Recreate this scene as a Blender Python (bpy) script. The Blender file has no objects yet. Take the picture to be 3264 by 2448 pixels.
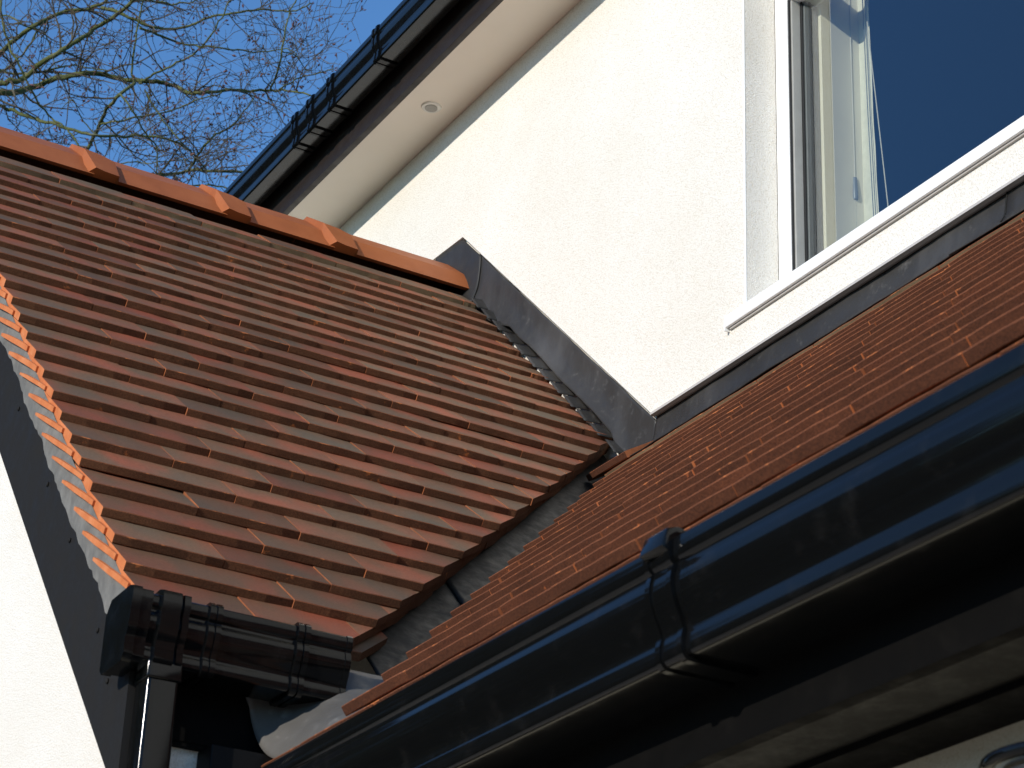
import bpy, bmesh, math, random
from mathutils import Vector, Matrix, noise
random.seed(11)
S = bpy.context.scene
COL = S.collection
R = math.radians
# ------------------------------------------------------------------ camera (metres, eye at the origin, ground at z = -1.6)
YAW, PITCH, ROLL = R(61.05), R(25.97), R(2.40)
fw = Vector((-math.sin(YAW)*math.cos(PITCH), math.cos(YAW)*math.cos(PITCH), math.sin(PITCH)))
rt = Vector((math.cos(YAW), math.sin(YAW), 0)); up = rt.cross(fw)
r2 = rt*math.cos(ROLL)+up*math.sin(ROLL); u2 = up*math.cos(ROLL)-rt*math.sin(ROLL)
cam = bpy.data.cameras.new('camera'); co = bpy.data.objects.new('camera', cam); COL.objects.link(co)
co.matrix_world = Matrix(((r2.x, u2.x, -fw.x, 0), (r2.y, u2.y, -fw.y, 0), (r2.z, u2.z, -fw.z, 0), (0, 0, 0, 1)))
cam.sensor_width = 36; cam.lens = 36*7312/3264; cam.clip_start = .05; cam.clip_end = 2000
cam.dof.use_dof = True; cam.dof.focus_distance = 4.8; cam.dof.aperture_fstop = 23
S.camera = co
# ------------------------------------------------------------------ sky, sun, exposure
SUN = Vector((.39, -1, .38)).normalized()
W = bpy.data.worlds.new('World'); S.world = W; W.use_nodes = True
nt = W.node_tree; nt.nodes.clear()
sky = nt.nodes.new('ShaderNodeTexSky'); sky.sky_type = 'NISHITA'; sky.sun_disc = False
sky.sun_elevation = math.asin(SUN.z); sky.sun_rotation = math.atan2(SUN.x, SUN.y)
sky.altitude = 300; sky.air_density = 1.0; sky.dust_density = .05; sky.ozone_density = 1.6
bg = nt.nodes.new('ShaderNodeBackground'); bg.inputs[1].default_value = .15
wo = nt.nodes.new('ShaderNodeOutputWorld')
tint = nt.nodes.new('ShaderNodeMix'); tint.data_type = 'RGBA'; tint.blend_type = 'MULTIPLY'; tint.inputs[0].default_value = 1
tint.inputs[7].default_value = (.68, 1.08, 1.45, 1)      # the camera's cool, saturated rendering of a clear winter sky
nt.links.new(sky.outputs[0], tint.inputs[6]); nt.links.new(tint.outputs[2], bg.inputs[0]); nt.links.new(bg.outputs[0], wo.inputs[0])
sl = bpy.data.lights.new('sun', 'SUN'); sl.energy = 4.5; sl.angle = R(.53); sl.color = (1, .93, .825)
so = bpy.data.objects.new('sun', sl); COL.objects.link(so); so.rotation_euler = SUN.to_track_quat('Z', 'Y').to_euler()
so.location = (1, -4, 6)
S.view_settings.view_transform = 'Standard'; S.view_settings.look = 'None'
S.view_settings.exposure = 0; S.view_settings.gamma = 1; S.view_settings.use_curve_mapping = False
# ------------------------------------------------------------------ materials
def mat(name, col, rough=.6, spec=.5, metal=0., coat=0.):
    m = bpy.data.materials.new(name); m.use_nodes = True
    b = m.node_tree.nodes['Principled BSDF']
    b.inputs['Base Color'].default_value = (*col, 1); b.inputs['Roughness'].default_value = rough
    b.inputs['Specular IOR Level'].default_value = spec; b.inputs['Metallic'].default_value = metal
    b.inputs['Coat Weight'].default_value = coat; b.inputs['Coat Roughness'].default_value = .08
    return m, m.node_tree, b
def N(t, kind, **kw):
    n = t.nodes.new(kind)
    for k, v in kw.items():
        if k.startswith('i_'): n.inputs[int(k[2:])].default_value = v
        else: setattr(n, k, v)
    return n
def coords(t, rnd=True):
    tc = N(t, 'ShaderNodeTexCoord')
    if not rnd: return tc.outputs['Object']
    oi = N(t, 'ShaderNodeObjectInfo'); mu = N(t, 'ShaderNodeMath', operation='MULTIPLY', i_1=37.)
    t.links.new(oi.outputs['Random'], mu.inputs[0])
    ad = N(t, 'ShaderNodeVectorMath', operation='ADD')
    t.links.new(tc.outputs['Object'], ad.inputs[0]); t.links.new(mu.outputs[0], ad.inputs[1])
    return ad.outputs[0]
def noi(t, vec, scale, detail=4., rough=.55, stretch=None):
    n = N(t, 'ShaderNodeTexNoise'); n.inputs['Scale'].default_value = scale
    n.inputs['Detail'].default_value = detail; n.inputs['Roughness'].default_value = rough
    if stretch:
        mp = N(t, 'ShaderNodeMapping'); mp.inputs['Scale'].default_value = stretch
        t.links.new(vec, mp.inputs[0]); vec = mp.outputs[0]
    t.links.new(vec, n.inputs['Vector']); return n.outputs['Fac']
def ramp(t, fac, stops):
    r = N(t, 'ShaderNodeValToRGB'); e = r.color_ramp.elements
    while len(e) < len(stops): e.new(.5)
    for i, (p, c) in enumerate(stops):
        e[i].position = p; e[i].color = (*c, 1) if len(c) == 3 else c
    t.links.new(fac, r.inputs[0]); return r.outputs[0]
def mix(t, fac, a, b, blend='MIX'):
    m = N(t, 'ShaderNodeMix', data_type='RGBA', blend_type=blend)
    for s, v in ((m.inputs[0], fac), (m.inputs[6], a), (m.inputs[7], b)):
        if isinstance(v, (int, float)): s.default_value = v
        elif isinstance(v, tuple): s.default_value = (*v, 1)
        else: t.links.new(v, s)
    return m.outputs[2]
def bump(t, b, h, strength=.3, dist=.002):
    n = N(t, 'ShaderNodeBump'); n.inputs['Strength'].default_value = strength; n.inputs['Distance'].default_value = dist
    t.links.new(h, n.inputs['Height']); t.links.new(n.outputs[0], b.inputs['Normal'])
G = lambda v: (v, v, v)
# clay tile, top face: red to smoked grey-brown
def m_tile_top():
    m, t, b = mat('tile_face', (.2, .08, .05), .7, .22)
    v = coords(t); big = noi(t, v, 9., 2., .5, (1, .6, 1)); oi = N(t, 'ShaderNodeObjectInfo')
    c1 = ramp(t, big, [(.28, (.265, .073, .036)), (.42, (.205, .075, .040)), (.55, (.148, .080, .045)), (.72, (.112, .080, .052))])
    c2 = ramp(t, oi.outputs['Random'], [(0, (.74, .70, .70)), (.35, (1.0, .95, .92)), (.7, (1.1, 1.12, 1.1)), (1, (1.22, 1.28, 1.28))])
    c = mix(t, 1., c1, c2, 'MULTIPLY')
    fine = noi(t, v, 240., 3., .6)
    c = mix(t, 1., c, ramp(t, fine, [(.3, G(.82)), (.7, G(1.14))]), 'MULTIPLY')
    t.links.new(c, b.inputs['Base Color']); bump(t, b, noi(t, v, 160., 4.), .25, .001)
    b.inputs['Roughness'].default_value = .68
    return m
def m_tile_tail(name, dark, mid, orange, cut=.64):
    m, t, b = mat(name, dark, .85, .25)
    v = coords(t); f = noi(t, v, 420., 3., .7); g = noi(t, v, 32., 4., .7); h = noi(t, v, 7., 2.)
    c = mix(t, ramp(t, f, [(.35, G(0)), (.68, G(1))]), dark, mid)
    c = mix(t, ramp(t, g, [(cut, G(0)), (cut+.07, G(1))]), c, orange)
    c = mix(t, 1., c, ramp(t, h, [(.3, G(.75)), (.7, G(1.25))]), 'MULTIPLY')
    t.links.new(c, b.inputs['Base Color']); bump(t, b, f, .6, .0015)
    return m
def m_clay(name, a, bb, c_, rough=.6, sc=20.):
    m, t, b = mat(name, a, rough, .3)
    v = coords(t); c = ramp(t, noi(t, v, sc, 5., .65), [(.25, a), (.5, bb), (.8, c_)])
    t.links.new(c, b.inputs['Base Color']); bump(t, b, noi(t, v, 300., 3.), .2, .0008)
    return m
M = {}
M['top'] = m_tile_top()
M['tail'] = m_tile_tail('tile_tail_sanded', (.078, .030, .0125), (.150, .062, .028), (.42, .13, .035), .655)
M['tail2'] = m_tile_tail('tile_tail_weathered', (.052, .017, .0075), (.115, .038, .016), (.40, .115, .036), .665)
M['tailtop'] = m_tile_tail('tile_tail_olive', (.125, .085, .045), (.17, .115, .065), (.24, .12, .05), .8)
M['arris'] = m_tile_tail('tile_arris', (.11, .038, .018), (.21, .07, .028), (.44, .14, .045), .58)
M['side'] = m_clay('tile_side_clay', (.42, .115, .035), (.52, .16, .05), (.58, .23, .10), .75, 30.)
M['joint'] = m_clay('tile_joint_clay', (.16, .055, .022), (.27, .085, .03), (.38, .125, .045), .8, 30.)
M['ridge'] = m_clay('ridge_clay', (.25, .071, .020), (.315, .092, .027), (.37, .118, .038), .6, 9.)
def m_lead(name, base, pale, sc=6., spec=.4):
    m, t, b = mat(name, base, .42, spec)
    v = coords(t, False)
    s1 = noi(t, v, sc, 6., .65, (1., 1., .35)); s2 = noi(t, v, sc*7, 5., .7); s3 = noi(t, v, 1.7, 2.)
    c = mix(t, ramp(t, s1, [(.48, G(0)), (.78, G(.75))]), base, pale)
    c = mix(t, ramp(t, s2, [(.60, G(0)), (.80, G(.5))]), c, tuple(min(1, x*1.9) for x in pale))
    c = mix(t, 1., c, ramp(t, s3, [(.3, G(.7)), (.7, G(1.25))]), 'MULTIPLY')
    t.links.new(c, b.inputs['Base Color'])
    r = ramp(t, s2, [(.3, G(.34)), (.7, G(.6))]); t.links.new(r, b.inputs['Roughness'])
    bump(t, b, noi(t, v, 14., 5., .6), .35, .004)
    return m
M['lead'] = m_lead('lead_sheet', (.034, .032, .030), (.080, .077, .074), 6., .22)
M['lead2'] = m_lead('shade_toned_valley_lead', (.012, .0115, .010), (.034, .031, .025), 6., .15)  # darker copy of the lead: the tile overhang's shade painted into its colour
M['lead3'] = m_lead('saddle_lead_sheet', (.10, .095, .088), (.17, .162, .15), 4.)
M['mortar'] = m_clay('mortar', (.10, .096, .088), (.145, .14, .128), (.22, .21, .19), .9, 30.)
def m_plast(name, base, rough, dust=.0, spec=.5):
    m, t, b = mat(name, base, rough, spec)
    v = coords(t, False); s = noi(t, v, 25., 5., .7); s1 = noi(t, v, 130., 2., .5)
    c = mix(t, ramp(t, s, [(.55, G(0)), (.85, G(dust))]), base, (.12, .11, .10))
    t.links.new(c, b.inputs['Base Color'])
    t.links.new(ramp(t, s, [(.3, G(rough*.8)), (.8, G(rough*1.6))]), b.inputs['Roughness'])
    bump(t, b, noi(t, v, 9., 2.), .08, .004)
    return m
M['black'] = m_plast('gutter_black_plastic', (.0035, .0037, .0038), .10, .06, .26)
M['black2'] = m_plast('upper_gutter_plastic', (.0035, .0037, .0038), .12, .04, .42)
M['fascia'] = m_plast('fascia_black_plastic', (.004, .0037, .0034), .6, .03, .05)
M['fasciab'] = m_plast('upper_fascia_plastic', (.020, .0145, .012), .4, .05, .3)
M['board'] = m_plast('bargeboard_black_plastic', (.018, .0172, .0165), .6, .03, .05)
M['greysof'] = m_plast('soffit_dark_plastic', (.007, .0068, .006), .5, .12, .12)
def m_render(name, col, s=1.):
    m, t, b = mat(name, col, .95, .1)
    v = coords(t, False); f = noi(t, v, 330., 3., .7); g = noi(t, v, 2.2, 4., .6)
    c = mix(t, 1., col, ramp(t, g, [(.3, (.955, .935, .90)), (.7, G(1.02))]), 'MULTIPLY')
    c = mix(t, 1., c, ramp(t, f, [(.34, (.82, .79, .73)), (.49, G(.985)), (.8, G(1.03))]), 'MULTIPLY')
    t.links.new(c, b.inputs['Base Color']); bump(t, b, f, .8*s, .0028)
    return m
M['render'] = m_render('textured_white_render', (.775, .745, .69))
def m_simple(name, col, rough, sc=40., amt=.06, spec=.5):
    m, t, b = mat(name, col, rough, spec); v = coords(t, False)
    t.links.new(mix(t, 1., col, ramp(t, noi(t, v, sc, 4.), [(.3, G(1-amt)), (.7, G(1+amt))]), 'MULTIPLY'), b.inputs['Base Color'])
    return m
M['upvc'] = m_simple('white_window_plastic', (.83, .82, .79), .32)
M['soffit'] = m_simple('cream_soffit_board', (.84, .765, .64), .38, 3., .05)
M['cream'] = m_render('shade_painted_cream_render', (.42, .385, .30), .6)  # cream render darkened in its colour to stand for the eaves' shade
M['bead'] = m_simple('grey_drip_bead', (.42, .39, .36), .5)
M['beadw'] = m_simple('white_corner_bead', (.85, .84, .82), .4)
M['gasket'] = m_simple('black_rubber_gasket', (.012, .012, .012), .6)
M['sash'] = m_simple('shade_toned_sash_plastic', (.30, .295, .27), .35)  # window plastic greyed in colour to stand for shade on the sash
M['isash'] = m_simple('shade_toned_inner_sash', (.17, .18, .21), .4)  # blue-grey shade of the inner sash face, painted into its colour
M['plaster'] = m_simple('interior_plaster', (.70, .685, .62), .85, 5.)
M['room'] = m_simple('dim_interior_plaster', (.20, .20, .20), .9, 2.)  # darker copy of the plaster, the room's dimness set in its colour
M['cloth'] = m_simple('cream_blind_cloth', (.66, .66, .58), .9, 60.)
M['cord'] = m_simple('pale_cord', (.55, .55, .52), .7)
M['pull'] = m_simple('grey_plastic_pull', (.17, .20, .24), .4)
M['brass'] = m_simple('lantern_warm_metal', (.22, .17, .09), .35)
M['chrome'] = m_simple('downlight_bezel', (.80, .78, .70), .25)
M['lens'] = m_simple('downlight_lens', (.33, .32, .28), .3)
M['paving'] = m_simple('pale_paving', (.56, .49, .40), .9, 3., .15)
M['grass'] = m_simple('lawn', (.06, .085, .03), .95, 1.5, .3)
M['deck'] = m_simple('roof_deck_boards', (.05, .045, .04), .9)
M['wood'] = m_simple('black_post_paint', (.006, .006, .006), .5, spec=.1)
m, t, b = mat('green_barked_wood', (.1, .1, .05), .85, .2)
v = coords(t, False)
c = ramp(t, noi(t, v, 7., 5., .7), [(.30, (.035, .040, .018)), (.46, (.080, .092, .028)), (.60, (.105, .11, .045)), (.72, (.20, .195, .14)), (.85, (.36, .35, .30))])
t.links.new(c, b.inputs['Base Color']); bump(t, b, noi(t, v, 60., 4.), .7, .01); M['bark'] = m
m, t, b = mat('twig_bark', (.1, .08, .06), .85, .2)
c = ramp(t, noi(t, coords(t, False), 3., 4., .7), [(.3, (.035, .028, .022)), (.55, (.085, .068, .044)), (.75, (.17, .145, .09))])
t.links.new(c, b.inputs['Base Color']); M['twig'] = m
M['bud'] = m_simple('reddish_buds', (.10, .035, .028), .7)
M['conifer'] = m_simple('conifer_needles', (.022, .034, .014), .9, 3., .4)
# glass: a thin pane, clear with Fresnel reflection off its two faces
m = bpy.data.materials.new('window_glass'); m.use_nodes = True; t = m.node_tree; t.nodes.clear()
o_ = N(t, 'ShaderNodeOutputMaterial'); tr = N(t, 'ShaderNodeBsdfTransparent'); gl = N(t, 'ShaderNodeBsdfGlossy'); mx = N(t, 'ShaderNodeMixShader')
fr = N(t, 'ShaderNodeFresnel'); fr.inputs[0].default_value = 1.52; mu = N(t, 'ShaderNodeMath', operation='MULTIPLY', i_1=2.5, use_clamp=True)
tr.inputs[0].default_value = (.85, .88, .83, 1); gl.inputs['Roughness'].default_value = .0; gl.inputs[0].default_value = (.9, .95, 1, 1)
t.links.new(fr.outputs[0], mu.inputs[0]); t.links.new(mu.outputs[0], mx.inputs[0]); t.links.new(tr.outputs[0], mx.inputs[1])
t.links.new(gl.outputs[0], mx.inputs[2]); t.links.new(mx.outputs[0], o_.inputs[0]); M['glass'] = m
# ------------------------------------------------------------------ object helpers
def props(o, label=None, cat=None, group=None, kind=None):
    if label: o['label'] = label
    if cat: o['category'] = cat
    if group: o['group'] = group
    if kind: o['kind'] = kind
    return o
def empty(name, loc, label, cat, group=None):
    o = bpy.data.objects.new(name, None); COL.objects.link(o); o.location = loc; o.empty_display_size = .1
    return props(o, label, cat, group)
def link(name, me, parent=None, world=None):
    o = bpy.data.objects.new(name, me); COL.objects.link(o)
    if parent is not None:
        o.parent = parent
        p = Vector((0, 0, 0)); q = parent
        while q is not None: p += q.location; q = q.parent
        o.matrix_basis = Matrix.Translation(-p) @ (world if world is not None else Matrix.Identity(4))
        # children of mesh parts: parts carry rotation only when they are tiles, which have no children
    elif world is not None: o.matrix_basis = world
    return o
def fin(bm, name, mats, parent=None, smooth=False, ang=35):
    bmesh.ops.recalc_face_normals(bm, faces=bm.faces)
    me = bpy.data.meshes.new(name); bm.to_mesh(me); bm.free()
    for m_ in (mats if isinstance(mats, (list, tuple)) else [mats]): me.materials.append(m_)
    if smooth:
        for p in me.polygons: p.use_smooth = True
        me.set_sharp_from_angle(angle=R(ang))
    return link(name, me, parent)
def box(bm, a, b, mi=0, bev=0.):
    x0, y0, z0 = a; x1, y1, z1 = b
    vs = [bm.verts.new(p) for p in ((x0, y0, z0), (x1, y0, z0), (x1, y1, z0), (x0, y1, z0), (x0, y0, z1), (x1, y0, z1), (x1, y1, z1), (x0, y1, z1))]
    fs = [bm.faces.new([vs[i] for i in q]) for q in ((0, 3, 2, 1), (4, 5, 6, 7), (0, 1, 5, 4), (1, 2, 6, 5), (2, 3, 7, 6), (3, 0, 4, 7))]
    for f in fs: f.material_index = mi
    if bev:
        es = list({e for f in fs for e in f.edges})
        bmesh.ops.bevel(bm, geom=es, offset=bev, segments=4, profile=.6, affect='EDGES')
def boxo(name, a, b, m_, parent=None, bev=0.):
    bm = bmesh.new(); box(bm, a, b, 0, bev); return fin(bm, name, m_, parent, bool(bev))
def prism(bm, poly, d0, d1, axis='Y', mi=0):
    """polygon given in the other two axes, extruded along axis"""
    def P(a, b, d): return (a, d, b) if axis == 'Y' else ((d, a, b) if axis == 'X' else (a, b, d))
    A = [bm.verts.new(P(a, b, d0)) for a, b in poly]; B = [bm.verts.new(P(a, b, d1)) for a, b in poly]
    fs = [bm.faces.new(A), bm.faces.new(B[::-1])]
    for i in range(len(A)):
        j = (i+1) % len(A); fs.append(bm.faces.new((A[i], B[i], B[j], A[j])))
    for f in fs: f.material_index = mi
    return fs
def prismo(name, poly, d0, d1, axis, m_, parent=None, bev=0.):
    bm = bmesh.new(); prism(bm, poly, d0, d1, axis)
    if bev: bmesh.ops.bevel(bm, geom=list(bm.edges), offset=bev, segments=2, profile=.6, affect='EDGES')
    return fin(bm, name, m_, parent, bool(bev))
def grid(bm, nu, nv, f, mi=0):
    V = [[bm.verts.new(f(i/nu, j/nv)) for j in range(nv+1)] for i in range(nu+1)]
    for i in range(nu):
        for j in range(nv):
            q = bm.faces.new((V[i][j], V[i+1][j], V[i+1][j+1], V[i][j+1])); q.material_index = mi
def sheeto(name, nu, nv, f, m_, parent=None, thick=.002, smooth=True):
    bm = bmesh.new(); grid(bm, nu, nv, f)
    o = fin(bm, name, m_, parent, smooth, 60)
    if thick:
        md = o.modifiers.new('thickness', 'SOLIDIFY'); md.thickness = thick; md.offset = -1
    return o
def tube(bm, pts, rads, n=8, cap=True, mi=0):
    pts = [Vector(p) for p in pts]; rings = []; prev = None
    for i, p in enumerate(pts):
        d = (pts[min(i+1, len(pts)-1)]-pts[max(i-1, 0)])
        if d.length < 1e-9: d = Vector((0, 0, 1))
        d.normalize()
        if prev is None: a = d.orthogonal().normalized()
        else:
            a = prev-d*prev.dot(d)
            a = a.normalized() if a.length > 1e-6 else d.orthogonal().normalized()
        prev = a; b_ = d.cross(a)
        rings.append([bm.verts.new(p+(a*math.cos(k*2*math.pi/n)+b_*math.sin(k*2*math.pi/n))*rads[i]) for k in range(n)])
    for i in range(len(rings)-1):
        for k in range(n):
            f = bm.faces.new((rings[i][k], rings[i][(k+1) % n], rings[i+1][(k+1) % n], rings[i+1][k])); f.material_index = mi
    if cap and n > 2:
        for rr in (rings[0][::-1], rings[-1]):
            f = bm.faces.new(rr); f.material_index = mi
def tubeo(name, pts, r, m_, parent=None, n=8):
    bm = bmesh.new(); tube(bm, pts, r if isinstance(r, (list, tuple)) else [r]*len(pts), n); return fin(bm, name, m_, parent, True, 60)
# ------------------------------------------------------------------ setting: ground
prismo('ground', [(-200, -200), (200, -200), (200, 200), (-200, 200)], -1.9, -1.604, 'Z', M['grass'])['kind'] = 'structure'
prismo('patio', [(-9, -9), (8, -9), (8, 1.34), (-9, 1.34)], -1.66, -1.59, 'Z', M['paving'])['kind'] = 'structure'
# ------------------------------------------------------------------ roof frames
P_, Q_ = R(44.2), R(43.1)
cp, sp, cq, sq = math.cos(P_), math.sin(P_), math.cos(Q_), math.sin(Q_)
AX, AZ = -3.642, 1.977        # porch roof tile-edge plane at slope distance 0
BY, BZ = 2.25, 1.908          # lean-to roof tile-edge plane at slope distance 0
def zRL(x): return AZ-(x-AX)*sp/cp
def zRR(y): return BZ-(BY-y)*sq/cq
def RLp(s, y, h=0): return Vector((AX+s*cp+h*sp, y, AZ-s*sp+h*cp))
def RRp(s, x, h=0): return Vector((x, BY-s*cq-h*sq, BZ-s*sq+h*cq))
WY = 2.25; SIDE_X = -2.74; RIDGE_X = -4.43
# ------------------------------------------------------------------ upper wall
wall = empty('rendered_wall', (-3.5, WY, -1.6), 'tall white textured wall around the window, above the sloping tiled roofs', 'wall')
bm = bmesh.new()                # masonry behind the render, with the window opening
wx0, wx1, wz0, wz1 = -3.161, -1.45, 2.062, 2.96
for a, b_ in (((-8.5, 2.266, -1.6), (wx0, 2.52, 3.3)), ((wx1, 2.266, -1.6), (2.5, 2.52, 3.3)), ((wx0, 2.266, -1.6), (wx1, 2.52, wz0-.01)), ((wx0, 2.266, wz1), (wx1, 2.52, 3.3))):
    box(bm, a, b_)
fin(bm, 'masonry', M['render'], wall)
bm = bmesh.new()                # the render coat: stops above the lead flashings
z_ = 3.17
L = [(-8.5, z_), (-8.5, -.9), (-4.66, 2.60), (-4.50, 2.786), (-4.347, 2.778), (-3.481, 1.958), (wx0, 1.958), (wx0, z_)]
prism(bm, L, WY, 2.2655)
prism(bm, [(wx0, 1.958), (wx1, 1.958), (wx1, wz0-.004), (wx0, wz0-.004)], WY, 2.2655)
prism(bm, [(wx0, wz1), (wx1, wz1), (wx1, z_), (wx0, z_)], WY, 2.2655)
prism(bm, [(wx1, 1.958), (2.5, 1.958), (2.5, z_), (wx1, z_)], WY, 2.2655)
fin(bm, 'render_coat', M['render'], wall)
# returned render on the window reveal
boxo('window_reveal', (wx0-.02, 2.2515, wz0-.004), (wx0+.0015, 2.3265, wz1), M['render'], wall)
tubeo('corner_bead', [(wx0+.0005, WY-.0005, wz0+.004), (wx0+.0005, WY-.0005, wz1)], .0022, M['beadw'], wall, 6)
prismo('drip_bead', [(WY-.0095, 1.9545), (WY-.0085, 1.9605), (WY+.002, 1.9655), (WY+.01, 1.9655), (WY+.01, 1.957), (WY, 1.9535)], -3.478, 2.5, 'X', M['bead'], wall)
# ------------------------------------------------------------------ eaves above the wall
eav = empty('upper_eaves', (-3.5, 2.1, 3.16), 'cream soffit and black fascia board under the upper roof edge, above the white wall', 'eaves')
prismo('soffit_board', [(2.098, 3.160), (2.27, 3.160), (2.27, 3.172), (2.098, 3.172)], -8.5, 2.5, 'X', M['soffit'], eav)
prismo('fascia_board', [(2.080, 3.158), (2.0975, 3.158), (2.0975, 3.335), (2.080, 3.325)], -8.5, 2.5, 'X', M['fasciab'], eav, .0015)
prismo('roof_slope', [(2.05, 3.300), (2.05, 3.310), (5.0, 6.22), (5.0, 6.1), (2.27, 3.39), (2.10, 3.345)], -8.5, 2.5, 'X', M['tail'], eav)
for i, (x, y) in enumerate(((-4.408, 2.172), (-5.131, 2.170))):
    bm = bmesh.new()
    bmesh.ops.create_cone(bm, cap_ends=True, segments=28, radius1=.0235, radius2=.026, depth=.004, matrix=Matrix.Translation((x, y, 3.158)))
    o = fin(bm, 'downlight', M['chrome'], eav, True); o['label'] = ('small round downlight in the middle of the cream soffit', 'round downlight half hidden behind the ridge tiles')[i]
    bm = bmesh.new()
    bmesh.ops.create_cone(bm, cap_ends=True, segments=24, radius1=.016, radius2=.016, depth=.003, matrix=Matrix.Translation((x, y, 3.1556)))
    fin(bm, 'lamp_lens', M['lens'], o, True)
# ------------------------------------------------------------------ gutters
OG = [(1.078, .7865), (1.0615, .787), (1.0585, .7845), (1.0578, .780), (1.0578, .769), (1.0592, .7645), (1.0625, .762), (1.0632, .758), (1.0612, .754), (1.0600, .748), (1.0600, .741),
      (1.0613, .733), (1.0640, .725), (1.0675, .7175), (1.0708, .7105), (1.0728, .7045), (1.0735, .700), (1.0725, .6965), (1.0718, .693), (1.0718, .684), (1.0724, .6805), (1.0742, .678), (1.0765, .6770), (1.0785, .6768), (1.144, .6768), (1.146, .6768), (1.1485, .679), (1.1485, .775)]
def offs(pts, d):
    out = []
    for i, p in enumerate(pts):
        a = pts[max(i-1, 0)]; b_ = pts[min(i+1, len(pts)-1)]
        tx, ty = b_[0]-a[0], b_[1]-a[1]; l = math.hypot(tx, ty) or 1
        out.append((p[0]-(-ty/l)*d*-1*-1 if False else p[0]+(ty/l)*d, p[1]-(tx/l)*d))
    return out
def sweep(name, pts, c0, c1, place, m_, parent, d=0., thick=.0022, closed_ends=False):
    """profile pts swept between c0 and c1; place(a, b, c) -> point; d = outward offset"""
    pr = offs(pts, d) if d else pts; inn = offs(pts, d-thick)
    loop = pr+inn[::-1]
    bm = bmesh.new()
    nn = max(1, int(abs(c1-c0)/.35)); rings = [[bm.verts.new(place(a, b_, c0+(c1-c0)*k/nn)) for a, b_ in loop] for k in range(nn+1)]
    for k in range(nn):
        for i in range(len(loop)):
            j = (i+1) % len(loop); bm.faces.new((rings[k][i], rings[k][j], rings[k+1][j], rings[k+1][i]))
    for rr in (rings[0], rings[-1]):
        for i in range(len(pr)-1):
            bm.faces.new((rr[i], rr[i+1], rr[len(loop)-2-i], rr[len(loop)-1-i]))
    return fin(bm, name, m_, parent, True, 40)
def strap(pts, c, w, place, parent, name='gutter_bracket'):
    o = sweep(name, pts, c, c+w, place, M['black'], parent, .0028, .0024)
    sweep('bracket_rim', pts, c-.003, c+.0045, place, M['black'], o, .0050, .0045)
    sweep('bracket_rim', pts, c+w-.0045, c+w+.003, place, M['black'], o, .0050, .0045)
    return o
fg = empty('front_gutter', (-1.6, 1.06, .67), 'large glossy black gutter with a jointing clip, nearest the viewer along the lean-to roof', 'gutter')
pl_f = lambda a, b_, c: (c, a, b_)
sweep('gutter_channel', OG, -2.715, .6, pl_f, M['black'], fg)
bk = strap(OG, -1.640, .036, pl_f, fg, 'jointing_clip')
prismo('clip_top', [(1.046, .776), (1.052, .794), (1.064, .798), (1.083, .794), (1.083, .787), (1.0578, .7845), (1.056, .770)], -1.640, -1.602, 'X', M['black'], bk, .002)
# upper gutter
ug = empty('upper_gutter', (-4.8, 2.005, 3.25), 'black gutter with four clips along the upper roof edge against the sky', 'gutter')
UG = [(1.996+(a-1.0578)*.70, 3.324-(.787-b_)*.84) for a, b_ in OG]
sweep('gutter_channel', UG, -8.5, 2.5, pl_f, M['black2'], ug)
for x, w in ((-4.405, .022), (-4.668, .026), (-4.792, .030), (-4.884, .022)):
    strap(UG, x, w, pl_f, ug)
# porch gutter
gg = empty('porch_gutter', (-2.68, .92, .94), 'short black gutter with end cap and two clips at the foot of the porch roof', 'gutter')
pl_g = lambda a, b_, c: (-a, c, b_)
PG = [(2.640+(a-1.0578)*.77, 1.030-(.787-b_)*.80) for a, b_ in OG]
sweep('gutter_channel', PG, .93, 1.232, pl_g, M['black'], gg)
def plate(name, pts, c0, c1, place, parent, d):
    pr = offs(pts, d); bm = bmesh.new()
    A = [bm.verts.new(place(a, b_, c0)) for a, b_ in pr]; B = [bm.verts.new(place(a, b_, c1)) for a, b_ in pr]
    bm.faces.new(A); bm.faces.new(B)
    for i in range(len(A)): j = (i+1) % len(A); bm.faces.new((A[i], B[i], B[j], A[j]))
    bmesh.ops.bevel(bm, geom=[e for e in bm.edges if e.calc_face_angle(0) > 1.2], offset=.0016, segments=4, profile=.5, affect='EDGES')
    return fin(bm, name, M['black'], parent, True, 45)
# the cap face is plainer than the channel: flat top, chamfered back
CAP = [(2.650, 1.034), (2.638, 1.031), (2.637, 1.020), (2.641, 1.006), (2.640, .990), (2.646, .975), (2.650, .965), (2.649, .948), (2.653, .940), (2.722, .940), (2.726, .944), (2.726, 1.018), (2.712, 1.034)]
cap = plate('end_cap', CAP, .9195, .932, pl_g, gg, .0035)
plate('cap_collar', CAP, .932, .948, pl_g, cap, .0010)
plate('outlet_socket', CAP, .960, .986, pl_g, gg, .0060)
plate('socket_rim', CAP, .990, .999, pl_g, gg, .0045)
strap(PG, 1.030, .012, pl_g, gg); strap(PG, 1.156, .012, pl_g, gg)
sweep('channel_end', PG, 1.226, 1.234, pl_g, M['black'], gg, .0015, .003)
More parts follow.
